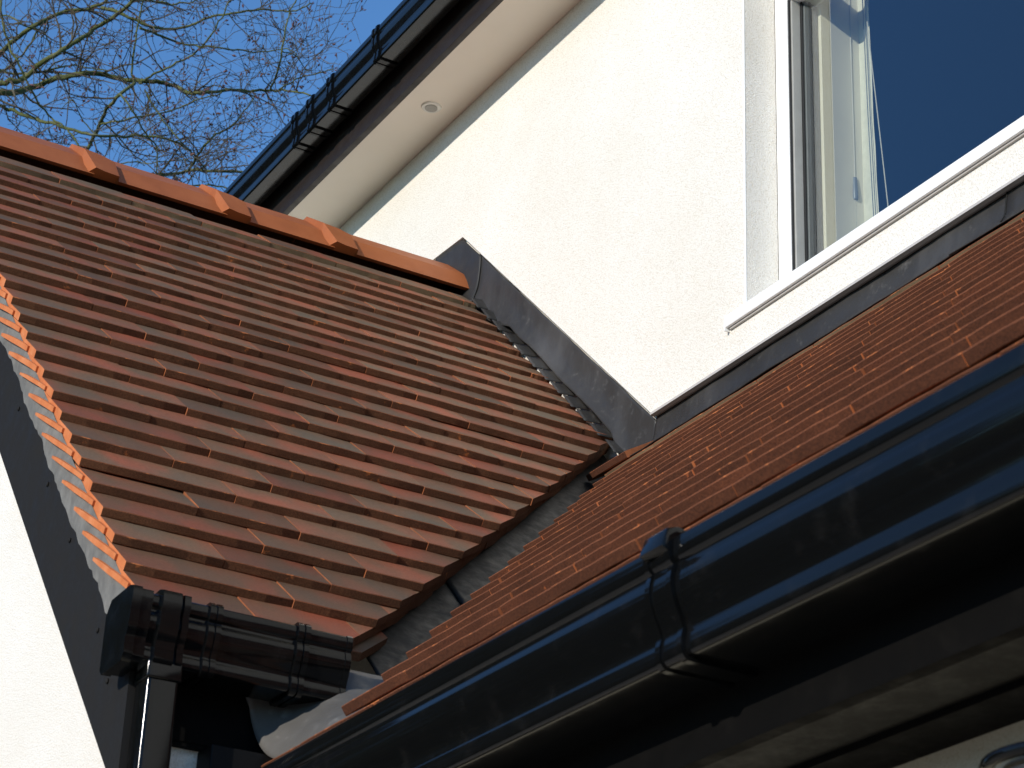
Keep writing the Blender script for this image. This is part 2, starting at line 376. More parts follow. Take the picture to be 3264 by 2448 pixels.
# ------------------------------------------------------------------ porch: walls, boards
pw = empty('porch_wall', (-3.4, .97, -1.6), 'sunlit white wall below the black bargeboard, at the bottom left', 'wall')
zl = zRL(SIDE_X)-.06
bm = bmesh.new(); prism(bm, [(SIDE_X, -1.6), (SIDE_X, zl), (RIDGE_X, zRL(RIDGE_X)-.08), (2*RIDGE_X-SIDE_X, zl), (2*RIDGE_X-SIDE_X, -1.6)], .97, 1.07)
fin(bm, 'gable_render', M['render'], pw)
bm = bmesh.new(); prism(bm, [(1.0705, -1.6), (1.0705, zl-.04), (1.23, zl-.04), (1.30, .90), (2.24, .90), (2.24, -1.6)], SIDE_X-.1, SIDE_X, 'X'); fin(bm, 'side_render', M['render'], pw)
bb = empty('bargeboard', (-2.8, .95, .9), 'wide black board with small screw heads sloping under the left edge of the tiles', 'bargeboard')
def zb(x): return 1.5285-(x+3.460)*.998
bm = bmesh.new()
prism(bm, [(-2.700, .775), (-2.700, 1.0), (-2.775, 1.03), (RIDGE_X, zRL(RIDGE_X)-.095), (RIDGE_X-1.2, zRL(RIDGE_X)-1.28), (RIDGE_X-1.2, zb(RIDGE_X)-1.2), (RIDGE_X, zb(RIDGE_X))], .950, .9695)
fin(bm, 'board', M['board'], bb)
for x, dz in ((-3.385, .13), (-3.166, .135), (-3.02, .14), (-2.845, .125), (-2.87+.09, .10), (-3.60, .14)):
    bm = bmesh.new(); bmesh.ops.create_uvsphere(bm, u_segments=10, v_segments=6, radius=.0042, matrix=Matrix.Translation((x, .9485, zb(x)+dz)) @ Matrix.Diagonal((1, .5, 1, 1)))
    fin(bm, 'screw_head', M['board'], bb, True)
ef = empty('porch_fascia', (SIDE_X, 1.0, .88), 'black fascia board behind the short porch gutter', 'fascia board')
prismo('board', [(.9698, .872), (.9698, 1.02), (1.225, 1.02), (1.30, .93), (1.30, .872)], SIDE_X+.001, SIDE_X+.0135, 'X', M['fascia'], ef)
prismo('soffit_strip', [(.9698, .866), (.9698, .8715), (1.29, .8715), (1.29, .866)], SIDE_X+.001, SIDE_X+.012, 'X', M['fascia'], ef)
dp = empty('downpipe', (-2.67, .98, -1.6), 'square black downpipe dropping from the porch gutter with a bright corner edge', 'downpipe')
boxo('pipe', (-2.694, .957, -1.59), (-2.650, 1.000, .925), M['black'], dp, .005)
boxo('socket', (-2.6965, .9545, .922), (-2.6475, 1.0025, .946), M['black'], dp, .003)
po = empty('door_post', (-2.70, 1.09, -1.6), 'dark post between the downpipe and the lead saddle', 'post')
boxo('post', (-2.738, 1.068, -1.59), (-2.690, 1.34, .865), M['wood'], po, .003)
# ------------------------------------------------------------------ tiles
TT, TL, TAU = .0138, .262, R(8.9)
def tile_mesh(name, u0, u1, cut=None, tailm='tail', seed=0, L=TL, verge=False):
    """local: u along the course, v up the slope, w out of the roof; tail edge at v=0. cut=(c, k): keep u <= c+k*v (k>0) ; cut side -1 keeps u >= c+k*v"""
    rnd = random.Random(seed); bm = bmesh.new(); n = 6
    prof = [(L, -.0), (.012, 0), (.0012, -.0002), (0, -.0013), (0, -TT+.0012), (.0010, -TT), (L, -TT)]
    mi = [0, 0, 2, 1, 2, 3]
    cols = []
    for i in range(n+1):
        u = u0+(u1-u0)*i/n; f = (u-(u0+u1)/2)/.0825
        jv = rnd.uniform(-.0009, .0009)+.0007*abs(f)**4; jw = rnd.uniform(-.0004, .0004)
        cam_ = -.0005*f*f if abs(u1-u0) < .2 else -.0003*f*f
        col = []
        for k, (v, w) in enumerate(prof):
            vv = v+(jv if v < .02 else 0); ww = w+cam_+(jw if v < .02 else 0)-.012*(v/TL)**2*0
            if k in (2, 3, 4, 5) and i in (0, n): vv += .0009
            col.append(bm.verts.new((u, vv, ww)))
        cols.append(col)
    for i in range(n):
        for k in range(len(prof)-1):
            f = bm.faces.new((cols[i][k], cols[i+1][k], cols[i+1][k+1], cols[i][k+1])); f.material_index = mi[k]
        f = bm.faces.new((cols[i][0], cols[i][-1], cols[i+1][-1], cols[i+1][0])); f.material_index = 3
    for q, c_ in enumerate((cols[0], cols[-1])):
        f = bm.faces.new(c_); f.material_index = 3 if ((verge and q == 0) or (tailm == 'tail2' and rnd.random() < .45)) else 4
    if cut:
        c0, k_, side = cut
        no = Vector((1, -k_, 0)).normalized()*side
        r = bmesh.ops.bisect_plane(bm, geom=list(bm.verts)+list(bm.edges)+list(bm.faces), plane_co=Vector((c0, 0, 0)), plane_no=no, clear_outer=True)
        ed = [e for e in r['geom_cut'] if isinstance(e, bmesh.types.BMEdge)]
        if ed:
            h = bmesh.ops.holes_fill(bm, edges=[e for e in bm.edges if e.is_boundary], sides=0)
            for f in h['faces']: f.material_index = 1
    if not bm.faces: bm.free(); return None
    bmesh.ops.recalc_face_normals(bm, faces=bm.faces)
    me = bpy.data.meshes.new(name); bm.to_mesh(me); bm.free()
    for k in ('top', tailm, 'arris', 'side', 'joint'): me.materials.append(M[k])
    return me
shared = {}
def shared_tile(tailm):
    k = (tailm, random.randrange(7))
    if k not in shared: shared[k] = tile_mesh('tile', -.0818, .0818, None, tailm, 100+hash(k[1]) % 97)
    return shared[k]
def tframe(org, uax, pitch_dir, tau):
    """pitch_dir = horizontal unit vector pointing up-slope; tau = real pitch of the tile"""
    v = pitch_dir*math.cos(tau)+Vector((0, 0, 1))*math.sin(tau); w = uax.cross(v)
    return Matrix(((uax.x, v.x, w.x, org.x), (uax.y, v.y, w.y, org.y), (uax.z, v.z, w.z, org.z), (0, 0, 0, 1)))
def lay(parent, org_fn, uax, updir, pitch, ua, ub, joints_off, cutR, cutL, tailm, name='tile', L=TL, lift=None, verge=False):
    """one course; org_fn(u) -> tail-edge point; cutR=(c,k) right limit at the tail and its growth up-slope"""
    u = ua; first = True; w = .165
    while u < ub-.012:
        wd = joints_off if (first and joints_off) else w
        wd = min(wd, 1e9); e = u+wd
        full = abs(wd-w) < 1e-6
        rem = ub-e
        if 0 < rem < .035 and not cutR: e = ub; full = False
        if not cutR: 
            if e > ub: e = ub; full = False
        inter = None
        c_org = (u+e)/2
        if cutR and e > cutR[0]-.001: inter = (cutR[0]-c_org, cutR[1], 1); full = False
        if cutL and u < cutL[0]+abs(cutL[1])*L+.001: inter = (cutL[0]-c_org, cutL[1], -1); full = False
        hw = (e-u)/2-.0008
        vg = first and verge
        me = shared_tile(tailm) if full and L == TL and not vg else tile_mesh('tile', -hw, hw, inter, tailm, random.randrange(9999), L, vg)
        if me:
            jit = random.uniform(-.0015, .0015); tl = random.gauss(0, R(.22)); yawj = random.gauss(0, R(.16))
            if random.random() < .07: tl -= R(1.3)
            mt = tframe(org_fn(c_org), uax, updir, pitch+tl)
            mt = mt @ Matrix.Translation((0, jit+random.gauss(0, .0006), random.uniform(-.0004, .0008))) @ Matrix.Rotation(yawj, 4, 'Z')
            if lift and first: mt = mt @ Matrix.Translation((0, -.006, lift)) @ Matrix.Rotation(R(-2.5), 4, 'X')
            link(name, me, parent, mt)
        u = e; first = False
# porch roof -------------------------------------------------
pr = empty('porch_roof', (-2.7, .95, 1.05), 'steep red-brown tiled roof slope on the left, topped by orange ridge tiles', 'roof')
s_up = [.009-.0775*(10-k) for k in range(10)]; s_dn = [.009+.0885*k for k in range(16)]
courses = s_up+s_dn
YV = .945
for k, s in enumerate(courses):
    top = k == 0
    org = lambda u, s=s: RLp(s, u)
    off = (.0, .2475)[(k+1) % 2]
    if s < .005: cut = None; ub = 2.236-random.uniform(0, .012)-.010*(10-k)/10
    else: cut = (2.257-.750*s, .750*(1/1.02)); ub = 2.30
    if cut: ub = cut[0]+.19
    Lk = .105 if top else (.19 if k == 1 else TL)
    pit = P_-TAU
    lay(pr, org, Vector((0, 1, 0)), Vector((-1, 0, 0)), pit if s > .005 else pit+R(.8), YV, min(ub, 2.24) if s < .005 else min(ub, 2.2565), off, cut, None, 'tailtop' if top else 'tail', L=Lk, verge=True)
# under-course at the eave
s = s_dn[-1]
lay(pr, lambda u: RLp(s-.004, u, -.019), Vector((0, 1, 0)), Vector((-1, 0, 0)), P_-TAU, YV+.004, 1.36, .0825, (2.257-.75*s+.022, .73), None, 'tail', L=.17)
# boarding under the tiles
bm = bmesh.new()
def deckRL(hA, hB):
    a = RLp(-1.09, 0); pts = []
    f = lambda s_, y, h: RLp(s_, y, h)
    ycut = lambda s_: min(2.262, 2.257-.75*s_-.03)
    A = [f(-1.08, .975, hA), f(1.30, .975, hA), f(1.30, ycut(1.30), hA), f(0, 2.225, hA), f(-1.08, 2.262, hA)]
    B = [f(-1.08, .975, hB), f(1.30, .975, hB), f(1.30, ycut(1.30), hB), f(0, 2.225, hB), f(-1.08, 2.262, hB)]
    va = [bm.verts.new(p) for p in A]; vb = [bm.verts.new(p) for p in B]
    bm.faces.new(va); bm.faces.new(vb[::-1])
    for i in range(5): j = (i+1) % 5; bm.faces.new((va[i], vb[i], vb[j], va[j]))
deckRL(-.075, -.095); fin(bm, 'roof_boarding', M['deck'], pr)
# far slope of the porch roof (hidden side)
bm = bmesh.new()
q0 = Vector((RIDGE_X, 0, zRL(RIDGE_X)-.02)); q1 = Vector((RIDGE_X-1.85, 0, zRL(RIDGE_X)-.02-1.8))
prism(bm, [(q0.x, q0.z), (q1.x, q1.z), (q1.x, q1.z-.03), (q0.x, q0.z-.03)], .945, 2.262); fin(bm, 'far_slope', M['tail'], pr)
# mortar bedding under the verge, with the ends of the tile slips showing in it
def vb_low(x): return 1.418-.118-(x+3.067)*.9725
def mort(i, j):
    x = -4.43+(1.735)*i; n_ = noise.noise(Vector((x*16, j*3, 1.3)))*.004+noise.noise(Vector((x*60, j*9, 3.3)))*.0035
    hi = zRL(x)-.030; lo = zRL(x)-.100-.010*max(0, min(1, (x+3.4)/.5))+n_*1.5
    if x > -2.80: lo += (x+2.80)*.62
    lo = min(lo, hi-.004)
    z = hi+(lo-hi)*j
    return Vector((x, .9450-.0032*math.sin(j*math.pi*.9)+n_*.35, z))
sheeto('verge_mortar', 170, 6, mort, M['mortar'], pr, 0)
# orange tile slips: short curved ends of the undercloak tiles, one per course
for k, s in enumerate(courses):
    if s < -.80: continue
    def slip(i, j, s=s, l0=random.uniform(.04, .05), l1=random.uniform(.175, .228), th=random.uniform(.0065, .0095)):
        base = RLp(s, 0, -.002); ln = l0+(l1-l0)*i; a = P_-R(9.5)-R(3.6)*i
        d = Vector((-math.cos(a), 0, math.sin(a))); nn = Vector((d.z, 0, -d.x))
        p = base+d*ln-nn*(-.0)-Vector((math.sin(a), 0, math.cos(a)))*(th*j*(1-.45*i**4)+.0015)
        return Vector((p.x, .9480-.0075*min(1, i*2.2)+.0010*i*i, p.z))
    sheeto('tile_slip', 6, 1, slip, M['side'], pr, .006, False)
# ridge tiles
RP = [(-.150, -.135), (-.106, -.074), (-.012, -.003), (.012, -.003), (.106, -.074), (.150, -.135)]
def ridge_tile(y0, y1, lip=True):
    bm = bmesh.new(); zr = 2.736
    st = []
    if lip:
        st = [(y0, .0150, .022), (y0+.040, .0140, .018), (y0+.074, .004, .016), (y0+.077, 0, 0)]
    else: st = [(y0, 0, 0)]
    st += [(y1, 0, 0)]
    rings = []
    for y, ha, hb in st:
        ring = []
        for q, (a, c_) in enumerate(RP):
            h = hb if q in (0, 5) else (ha+hb)/2 if q in (1, 4) else ha
            nx = (1 if a > 0 else -1)*.7; ring.append(bm.verts.new((RIDGE_X+a+(nx*h*.9 if q not in (2, 3) else 0), y+(.018 if (lip and y == y0 and q in (0, 5)) else 0)-(.018 if (lip and 0 < y-y0 < .08 and q in (2, 3)) else 0), zr+c_+h*(.45 if q in (0, 5) else .8))))
        for q in range(5, -1, -1):
            a, c_ = RP[q]; ring.append(bm.verts.new((RIDGE_X+a*.90, y, zr+c_-(.018 if q not in (0, 5) else -.001))))
        rings.append(ring)
    n = 12
    for i in range(len(rings)-1):
        for k in range(n): bm.faces.new((rings[i][k], rings[i][(k+1) % n], rings[i+1][(k+1) % n], rings[i+1][k]))
    for rr in (rings[0], rings[-1]):
        for i in range(5): bm.faces.new((rr[i], rr[i+1], rr[n-2-i], rr[n-1-i]))
    bmesh.ops.bevel(bm, geom=[e for e in bm.edges if len(e.link_faces) == 2 and e.calc_face_angle(0) > .35], offset=.003, segments=2, profile=.5, affect='EDGES')
    return fin(bm, 'ridge_tile', M['ridge'], pr, True, 14)
ys = [.935, 1.272, 1.592, 1.864]
for i, y in enumerate(ys):
    ridge_tile(y+(.0 if i else 0), (ys+[2.256])[i+1]+(.02 if i < 3 else -.0), True)
# ------------------------------------------------------------------ lean-to roof
lr = empty('lean_to_roof', (-2.0, 1.1, .8), 'rusty brown tiled lean-to roof seen edge-on, running up to the right under the window', 'roof')
XR = -.78; NRR = 15; GR = .0965
for j in range(NRR):
    s = 1.530-GR*j
    xc = -3.590+.7697*s
    cut = (xc, -.7697*.98); top = j == NRR-1
    ua = xc-.165*.45-.0825*(j % 2)-random.uniform(0, .05)
    # start on the bond grid
    n0 = math.floor((xc-.20-(-3.6)-.0825*(j % 2))/.165); ua = -3.6+.0825*(j % 2)+n0*.165+.012*math.sin(j*2.1)
    if j == 0: ua, cut = -2.445, None
    class _: pass
    lay(lr, lambda u, s=s: RRp(s, u), Vector((1, 0, 0)), Vector((0, 1, 0)), Q_-TAU, ua, XR, None, None, cut, 'tailtop' if top else 'tail2', L=.20 if top else TL)
lay(lr, lambda u: RRp(1.537, u, -.0142), Vector((1, 0, 0)), Vector((0, 1, 0)), Q_-TAU, -2.70, XR, .13, None, None, 'tail2', L=.17)
# the lifted tile at the top of the valley
me = tile_mesh('tile', -.070, .070, None, 'tail2', 5)
link('tile', me, lr, tframe(RRp(.172, -3.44, .017), Vector((1, 0, 0)), Vector((0, 1, 0)), Q_-TAU-R(3.2)))['label'] = 'tile lifted clear of the course below, at the head of the valley'
# the same roof beyond the right-hand edge of the picture, courses as continuous pieces
bm = bmesh.new()
for j in range(NRR):
    s = 1.530-GR*j; d = Vector((0, math.cos(Q_-TAU), math.sin(Q_-TAU))); w = Vector((0, -d.z, d.y)); o0 = RRp(s, 0)
    for i in range(8):
        x0 = XR+.003+i*.165+.0825*(j % 2); x1 = x0+.163
        pts = [o0, o0+d*.2, o0+d*.2-w*TT, o0-w*TT]
        prism(bm, [(p.y, p.z) for p in pts], x0, x1, 'X')
o = fin(bm, 'more_tiles', M['tail2'], lr); o['kind'] = 'stuff'
bm = bmesh.new()
A = [RRp(0, 0, -.08), RRp(1.50, 0, -.08), RRp(1.50, 0, -.10), RRp(0, 0, -.10)]
prism(bm, [(p.y, p.z) for p in A], -2.735, .6, 'X')
va = [bm.verts.new(p) for p in (RRp(0, -3.50, -.08), RRp(1.0, -2.735, -.08), RRp(0, -2.735, -.08))]; bm.faces.new(va)
fin(bm, 'roof_boarding', M['deck'], lr)
# ------------------------------------------------------------------ lead work
# abutment flashing against the wall above the porch roof (two lapped lengths) and its soakers
fl = empty('porch_abutment_flashing', (-3.6, WY, 1.95), 'sloping strip of dark lead against the white wall at the end of the porch tiles', 'lead flashing')
ztop = lambda x: 2.772+(-4.347-x)*.948
def flash(x0, x1, out, seam=False):
    def f(i, j):
        x = x0+(x1-x0)*i
        zt = ztop(x) if x > -4.347 else 2.772+(x+4.347)*-.06
        if x < -4.485: zt -= (-4.485-x)*3.
        zbm = zRL(x)+.018+.004*noise.noise(Vector((x*14, 0, 0)))+.002*math.sin(x*35)
        if x > -3.62: zbm = max(1.868, zRL(x)+.018-(x+3.62)*.9)
        if x < -4.06: zbm = zRL(x)+.018-.045*min(1, (-4.06-x)/.1)
        if x < -4.285: zbm = min(zbm, 2.58)
        z = zt+(zbm-zt)*j
        bulge = .0035*noise.noise(Vector((x*7, z*7, 2.)))+.0015*noise.noise(Vector((x*22, z*22, 5.)))
        y = 2.2612-out-.020*j**3-.002-bulge-.004
        return Vector((x, y, z))
    return f
sheeto('lead_strip', 90, 14, flash(-4.262, -3.478, .0), M['lead'], fl, .002)
sheeto('lead_strip', 30, 14, flash(-4.50, -4.252, .0035), M['lead'], fl, .002)['label'] = 'short lead piece with a pointed top over the ridge end'
for k, s in enumerate(courses[:12]):
    def sk(i, j, s=s):
        p = RLp(s-.045+.054*i, 2.214+.042*j, .001+.004*(j**3)-.0045*i); return p
    sheeto('lead_soaker', 5, 5, sk, M['lead'], fl, .002)
# apron flashing above the lean-to
fa = empty('apron_flashing', (-3.0, WY, 1.92), 'long dark blue-grey lead strip between the white wall and the lean-to tiles', 'lead flashing')
XLAP = -2.433
def apron(x0, x1, o_=0.):
    pts = [(2.2600, 1.957), (2.2575, 1.944), (2.2550, 1.925), (2.251, 1.905), (2.240, 1.887)]
    for s_ in (.045, .075, .105, .135, .166): p = RRp(s_, 0, .0045-(.179-s_)*math.tan(TAU)); pts.append((p.y, p.z))
    pts[-1] = (pts[-1][0], pts[-1][1]-.002)
    def f(i, j):
        x = x0+(x1-x0)*i; t_ = j*(len(pts)-1); k = min(int(t_), len(pts)-2); q = t_-k
        y = pts[k][0]*(1-q)+pts[k+1][0]*q; z = pts[k][1]*(1-q)+pts[k+1][1]*q
        n_ = .0026*noise.noise(Vector((x*6, j*4, 0)))+.0012*noise.noise(Vector((x*20, j*9, 4)))
        return Vector((x, y-o_-n_*(j > .05), z+o_*.6+n_*.4*(j > .1)))
    return f
sheeto('lead_strip', 110, 16, apron(-3.480, XLAP+.02), M['lead'], fa, .002)
sheeto('lead_strip', 110, 16, apron(XLAP, .6, .0015), M['lead'], fa, .002)
tubeo('lap_edge', [apron(XLAP, 0, .0035)(0, j/24) for j in range(11)], .0017, M['lead2'], fa, 6)
# valley
va_ = empty('valley_lining', (-2.9, 1.7, 1.3), 'dark lead valley with painted-in shade between the two tiled roof slopes', 'lead valley')
def smax(a, b_, k=.03):
    h = max(0, k-abs(a-b_))/k; return max(a, b_)+h*h*k*.25
def valley(i0, i1):
    def f(i, j):
        y = i0+(i1-i0)*i; xv = -3.568+(2.25-y)*1.006; x = xv-.30+.52*j
        z = smax(zRL(x)-.062, zRR(y)-.052)
        if y < 1.30: z = smax(zRL(x)-.062-(1.30-y)*.5, zRR(y)-.052+(.020)*(1.30-y)/.2)
        z += .0045*noise.noise(Vector((x*9, y*9, 0)))+.0022*noise.noise(Vector((x*24, y*24, 3)))
        return Vector((x, min(y, 2.247), z))
    return f
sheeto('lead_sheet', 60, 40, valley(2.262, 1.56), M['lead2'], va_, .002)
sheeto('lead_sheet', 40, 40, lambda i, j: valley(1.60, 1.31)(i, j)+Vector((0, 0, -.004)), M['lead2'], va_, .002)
# saddle: lead dressed over the lowest lean-to tiles and turned up under the porch gutter
sa = empty('lead_saddle', (-2.6, 1.1, .82), 'pale grey lead sheet curving out from under the porch gutter over the lowest tiles', 'lead flashing')
def saddle(i, j):
    # i: across, 0 = top of the upstand on the fascia, 1 = right edge;  j: 0 front edge, 1 back up the slope
    r_ = .100; xf = -2.722; y = 1.138+.285*j-.040*(1-min(1, i/.60))**1.6*(1-j)
    xr = min(-2.425, -3.537+1.061*(2.2-y)+.03)
    if i < .2: a = i/.2; x = xf+.001+.001*a; dz = r_+.06*(1-a)
    elif i < .6: a = (i-.2)/.4*math.pi/2; x = xf+r_*(1-math.cos(a)); dz = r_*(1-math.sin(a))
    else: a = (i-.6)/.4; x = xf+r_+a*(xr-xf-r_); dz = 0.
    base = zRR(y)-.011
    tuck = max(0, min(1, (y-1.13)/.05))*max(0, min(1, (i-.6)/.4))*.034      # slips under the cut tiles
    z = base+dz-tuck
    z -= .020*max(0, 1-j*10)**1.5                                      # front edge dressed down over the tile tails
    w_ = max(0, min(1, (y-1.16)/.13)); w_ = w_*w_*(3-2*w_)
    z = z*(1-w_)+(smax(zRL(x)-.062, zRR(y)-.052)+.0065)*w_
    wr = .005*noise.noise(Vector((x*13, y*9, 0)))+.003*noise.noise(Vector((x*30+y*24, y*7, 2)))
    z += wr*(.25+.9*min(1, j*3))*(.3+.7*min(1, i*1.6))*(1-.85*w_)
    y2 = y+(.010+.022*max(0, (i-.55)/.45)**1.6+.002*math.sin(i*7))*max(0, 1-j*4)
    z += (zRR(y2)-zRR(y))
    return Vector((x, y2, min(z, 1.005, zRL(x)-.050 if x < -2.66 else 9)))
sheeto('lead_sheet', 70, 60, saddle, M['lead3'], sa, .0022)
# ------------------------------------------------------------------ front room under the lean-to
ff = empty('lean_to_fascia', (-1.6, 1.17, .64), 'dark fascia and soffit boards under the big gutter, bottom right', 'fascia board')
prismo('fascia_board', [(1.150, .618), (1.150, .80), (1.166, .80), (1.166, .618)], -2.72, .6, 'X', M['fascia'], ff, .001)
prismo('soffit_board', [(1.1665, .619), (1.232, .619), (1.232, .630), (1.1665, .630)], -2.72, .6, 'X', M['greysof'], ff)
prismo('soffit_trim', [(1.2325, .612), (1.2935, .612), (1.2935, .630), (1.2325, .630)], -2.72, .6, 'X', M['fascia'], ff, .0015)
fwl = empty('front_wall', (-1.5, 1.345, -1.6), 'shaded cream wall below the dark soffit, bottom right corner', 'wall')
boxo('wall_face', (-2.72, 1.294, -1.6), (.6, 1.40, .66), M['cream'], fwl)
la = empty('wall_lantern', (-1.33, 1.22, .45), 'blurred round black lantern top on the wall, in the bottom right corner', 'lantern')
def ring(name, c, r, tr, m_, par):
    bm = bmesh.new(); n1, n2 = 36, 8
    V = [[bm.verts.new((c[0]+(r+tr*math.cos(b_))*math.cos(a), c[1]+(r+tr*math.cos(b_))*math.sin(a), c[2]+tr*math.sin(b_))) for b_ in [k*2*math.pi/n2 for k in range(n2)]] for a in [k*2*math.pi/n1 for k in range(n1)]]
    for i in range(n1):
        for k in range(n2): bm.faces.new((V[i][k], V[(i+1) % n1][k], V[(i+1) % n1][(k+1) % n2], V[i][(k+1) % n2]))
    return fin(bm, name, m_, par, True, 80)
LC = (-1.235, 1.17, .505)
ring('top_ring', LC, .062, .0055, M['black'], la)
ring('inner_ring', (LC[0], LC[1], LC[2]-.004), .047, .004, M['brass'], la)
bm = bmesh.new(); bmesh.ops.create_cone(bm, cap_ends=True, segments=32, radius1=.050, radius2=.058, depth=.09, matrix=Matrix.Translation((LC[0], LC[1], LC[2]-.055))); fin(bm, 'lantern_body', M['gasket'], la, True)
tubeo('wall_arm', [(LC[0], LC[1]+.06, LC[2]-.03), (LC[0], 1.27, LC[2]-.06), (LC[0], 1.30, LC[2]-.06)], .008, M['black'], la)
# ------------------------------------------------------------------ window
wn = empty('window', (-2.3, 2.33, wz0), 'large white framed window with blue sky mirrored in its glass, above the lead strip', 'window')
FX = wx0+.0018; y0 = 2.327
fr_ = bmesh.new()
box(fr_, (FX, y0, wz0-.002), (FX+.040, 2.395, wz1-.004), 0, .002)
fin(fr_, 'frame_jamb', M['upvc'], wn, True)
boxo('frame_sill_rail', (FX+.0402, y0, wz0-.002), (wx1-.042, 2.395, wz0+.028), M['upvc'], wn, .002)
boxo('frame_head', (FX+.0402, y0, wz1-.05), (wx1-.042, 2.395, wz1-.004), M['upvc'], wn, .002)
boxo('frame_jamb', (wx1-.0415, y0, wz0-.002), (wx1-.0015, 2.395, wz1-.004), M['upvc'], wn, .002)
boxo('transom', (FX+.0402, y0+.002, 2.776), (wx1-.042, 2.394, 2.832), M['upvc'], wn, .002)
# glazing bead, gasket lines and the inner sash step
boxo('gasket', (FX+.0402, 2.3300, wz0+.0282), (FX+.0432, 2.3345, 2.775), M['gasket'], wn)
boxo('glazing_bead', (FX+.0402, 2.3350, wz0+.0282), (FX+.0475, 2.3560, 2.775), M['sash'], wn, .0015)
boxo('gasket', (FX+.0402, 2.3562, wz0+.0282), (FX+.0520, 2.3582, 2.775), M['gasket'], wn)
pane = boxo('pane', (FX+.0402, 2.3590, wz0+.0282), (wx1-.0422, 2.3600, 2.7755), M['glass'], wn)
# a single sheet is enough for the thin pane
bm = bmesh.new(); vs = [bm.verts.new(p) for p in ((FX+.0402, 2.3592, wz0+.0282), (wx1-.0422, 2.3592, wz0+.0282), (wx1-.0422, 2.3592, 2.7755), (FX+.0402, 2.3592, 2.7755))]
bm.faces.new(vs); me = bpy.data.meshes.new('pane'); bm.to_mesh(me); bm.free(); me.materials.append(M['glass']); pane.data = me
bm = bmesh.new(); vs = [bm.verts.new(p) for p in ((FX+.0402, 2.3592, 2.8325), (wx1-.0422, 2.3592, 2.8325), (wx1-.0422, 2.3592, wz1-.0505), (FX+.0402, 2.3592, wz1-.0505))]
bm.faces.new(vs); fin(bm, 'pane', M['glass'], wn)
boxo('inner_sash', (FX+.0402, 2.3605, wz0+.0282), (FX+.0560, 2.3940, 2.775), M['isash'], wn, .002)
boxo('inner_gasket', (FX+.0562, 2.3700, wz0+.0282), (FX+.0590, 2.3740, 2.775), M['gasket'], wn)
sill = prismo('sill', [(2.2385, 2.0365), (2.2385, 2.0605), (2.2415, 2.0635), (2.34, 2.0685), (2.34, 2.050), (2.246, 2.046), (2.2445, 2.0360)], -3.213, wx1+.05, 'X', M['upvc'], wn, .0012)
prismo('sill_drip', [(2.2450, 2.0320), (2.2450, 2.0455), (2.2498, 2.0455), (2.2498, 2.0320)], -3.208, wx1+.045, 'X', M['bead'], sill)
boxo('sill_end_cap', (-3.2165, 2.2378, 2.0300), (-3.2135, 2.2500, 2.0645), M['upvc'], sill)
# inside: plastered jamb and a plain dim room
rm = empty('room_interior', (-2.3, 3.5, 1.6), 'pale plastered inner edge and dim room seen through the window glass', 'room')
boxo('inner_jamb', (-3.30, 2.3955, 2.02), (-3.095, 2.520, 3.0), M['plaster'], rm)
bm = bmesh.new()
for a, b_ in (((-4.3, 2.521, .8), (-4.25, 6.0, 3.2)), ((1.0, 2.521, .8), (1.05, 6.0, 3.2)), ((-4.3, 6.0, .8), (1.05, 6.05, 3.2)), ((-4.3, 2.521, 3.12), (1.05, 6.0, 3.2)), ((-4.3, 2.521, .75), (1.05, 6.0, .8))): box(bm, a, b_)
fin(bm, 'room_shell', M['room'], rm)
boxo('inner_sill', (wx0, 2.3955, 2.03), (wx1, 2.522, 2.058), M['upvc'], rm)
bl = empty('blind', (-3.0, 2.48, 2.6), 'cream blind drawn to the left inside the window, with hanging cords', 'blind')
def cloth(i, j):
    z = 2.06+.95*j; xr = -3.040+.006*noise.noise(Vector((z*3.1, 0, 0)))+.004*noise.noise(Vector((z*9, 1, 0)))
    x = -3.098+(xr+3.098)*i
    return Vector((x, 2.492+.006*math.sin(i*5)*(.5+.5*math.sin(z*5))-.010*i, z))
sheeto('cloth', 16, 40, cloth, M['cloth'], bl, .0015)
tubeo('cord', [(-3.094, 2.470, 3.0), (-3.0945, 2.470, 2.385)], .0011, M['cord'], bl, 5)
tubeo('cord', [(-3.060, 2.474, 3.0), (-3.052, 2.474, 2.5), (-3.040, 2.474, 2.06)], .0010, M['pull'], bl, 5)
tubeo('cord', [(-3.052, 2.474, 3.0), (-3.045, 2.474, 2.5), (-3.034, 2.474, 2.06)], .0010, M['pull'], bl, 5)
tubeo('cord', [(-3.040, 2.466, 2.80), (-3.034, 2.466, 2.718), (-2.992, 2.466, 2.277), (-2.986, 2.466, 2.20), (-2.98, 2.466, 2.06)], .0012, M['cord'], bl, 5)
tubeo('cord_pull', [(-3.0955, 2.470, 2.388), (-3.0955, 2.470, 2.345), (-3.0955, 2.470, 2.338)], [.0045, .0068, .0055], M['pull'], bl, 10)
tubeo('cord', [(-3.0955, 2.470, 2.34), (-3.096, 2.470, 2.06)], .0010, M['cord'], bl, 5)
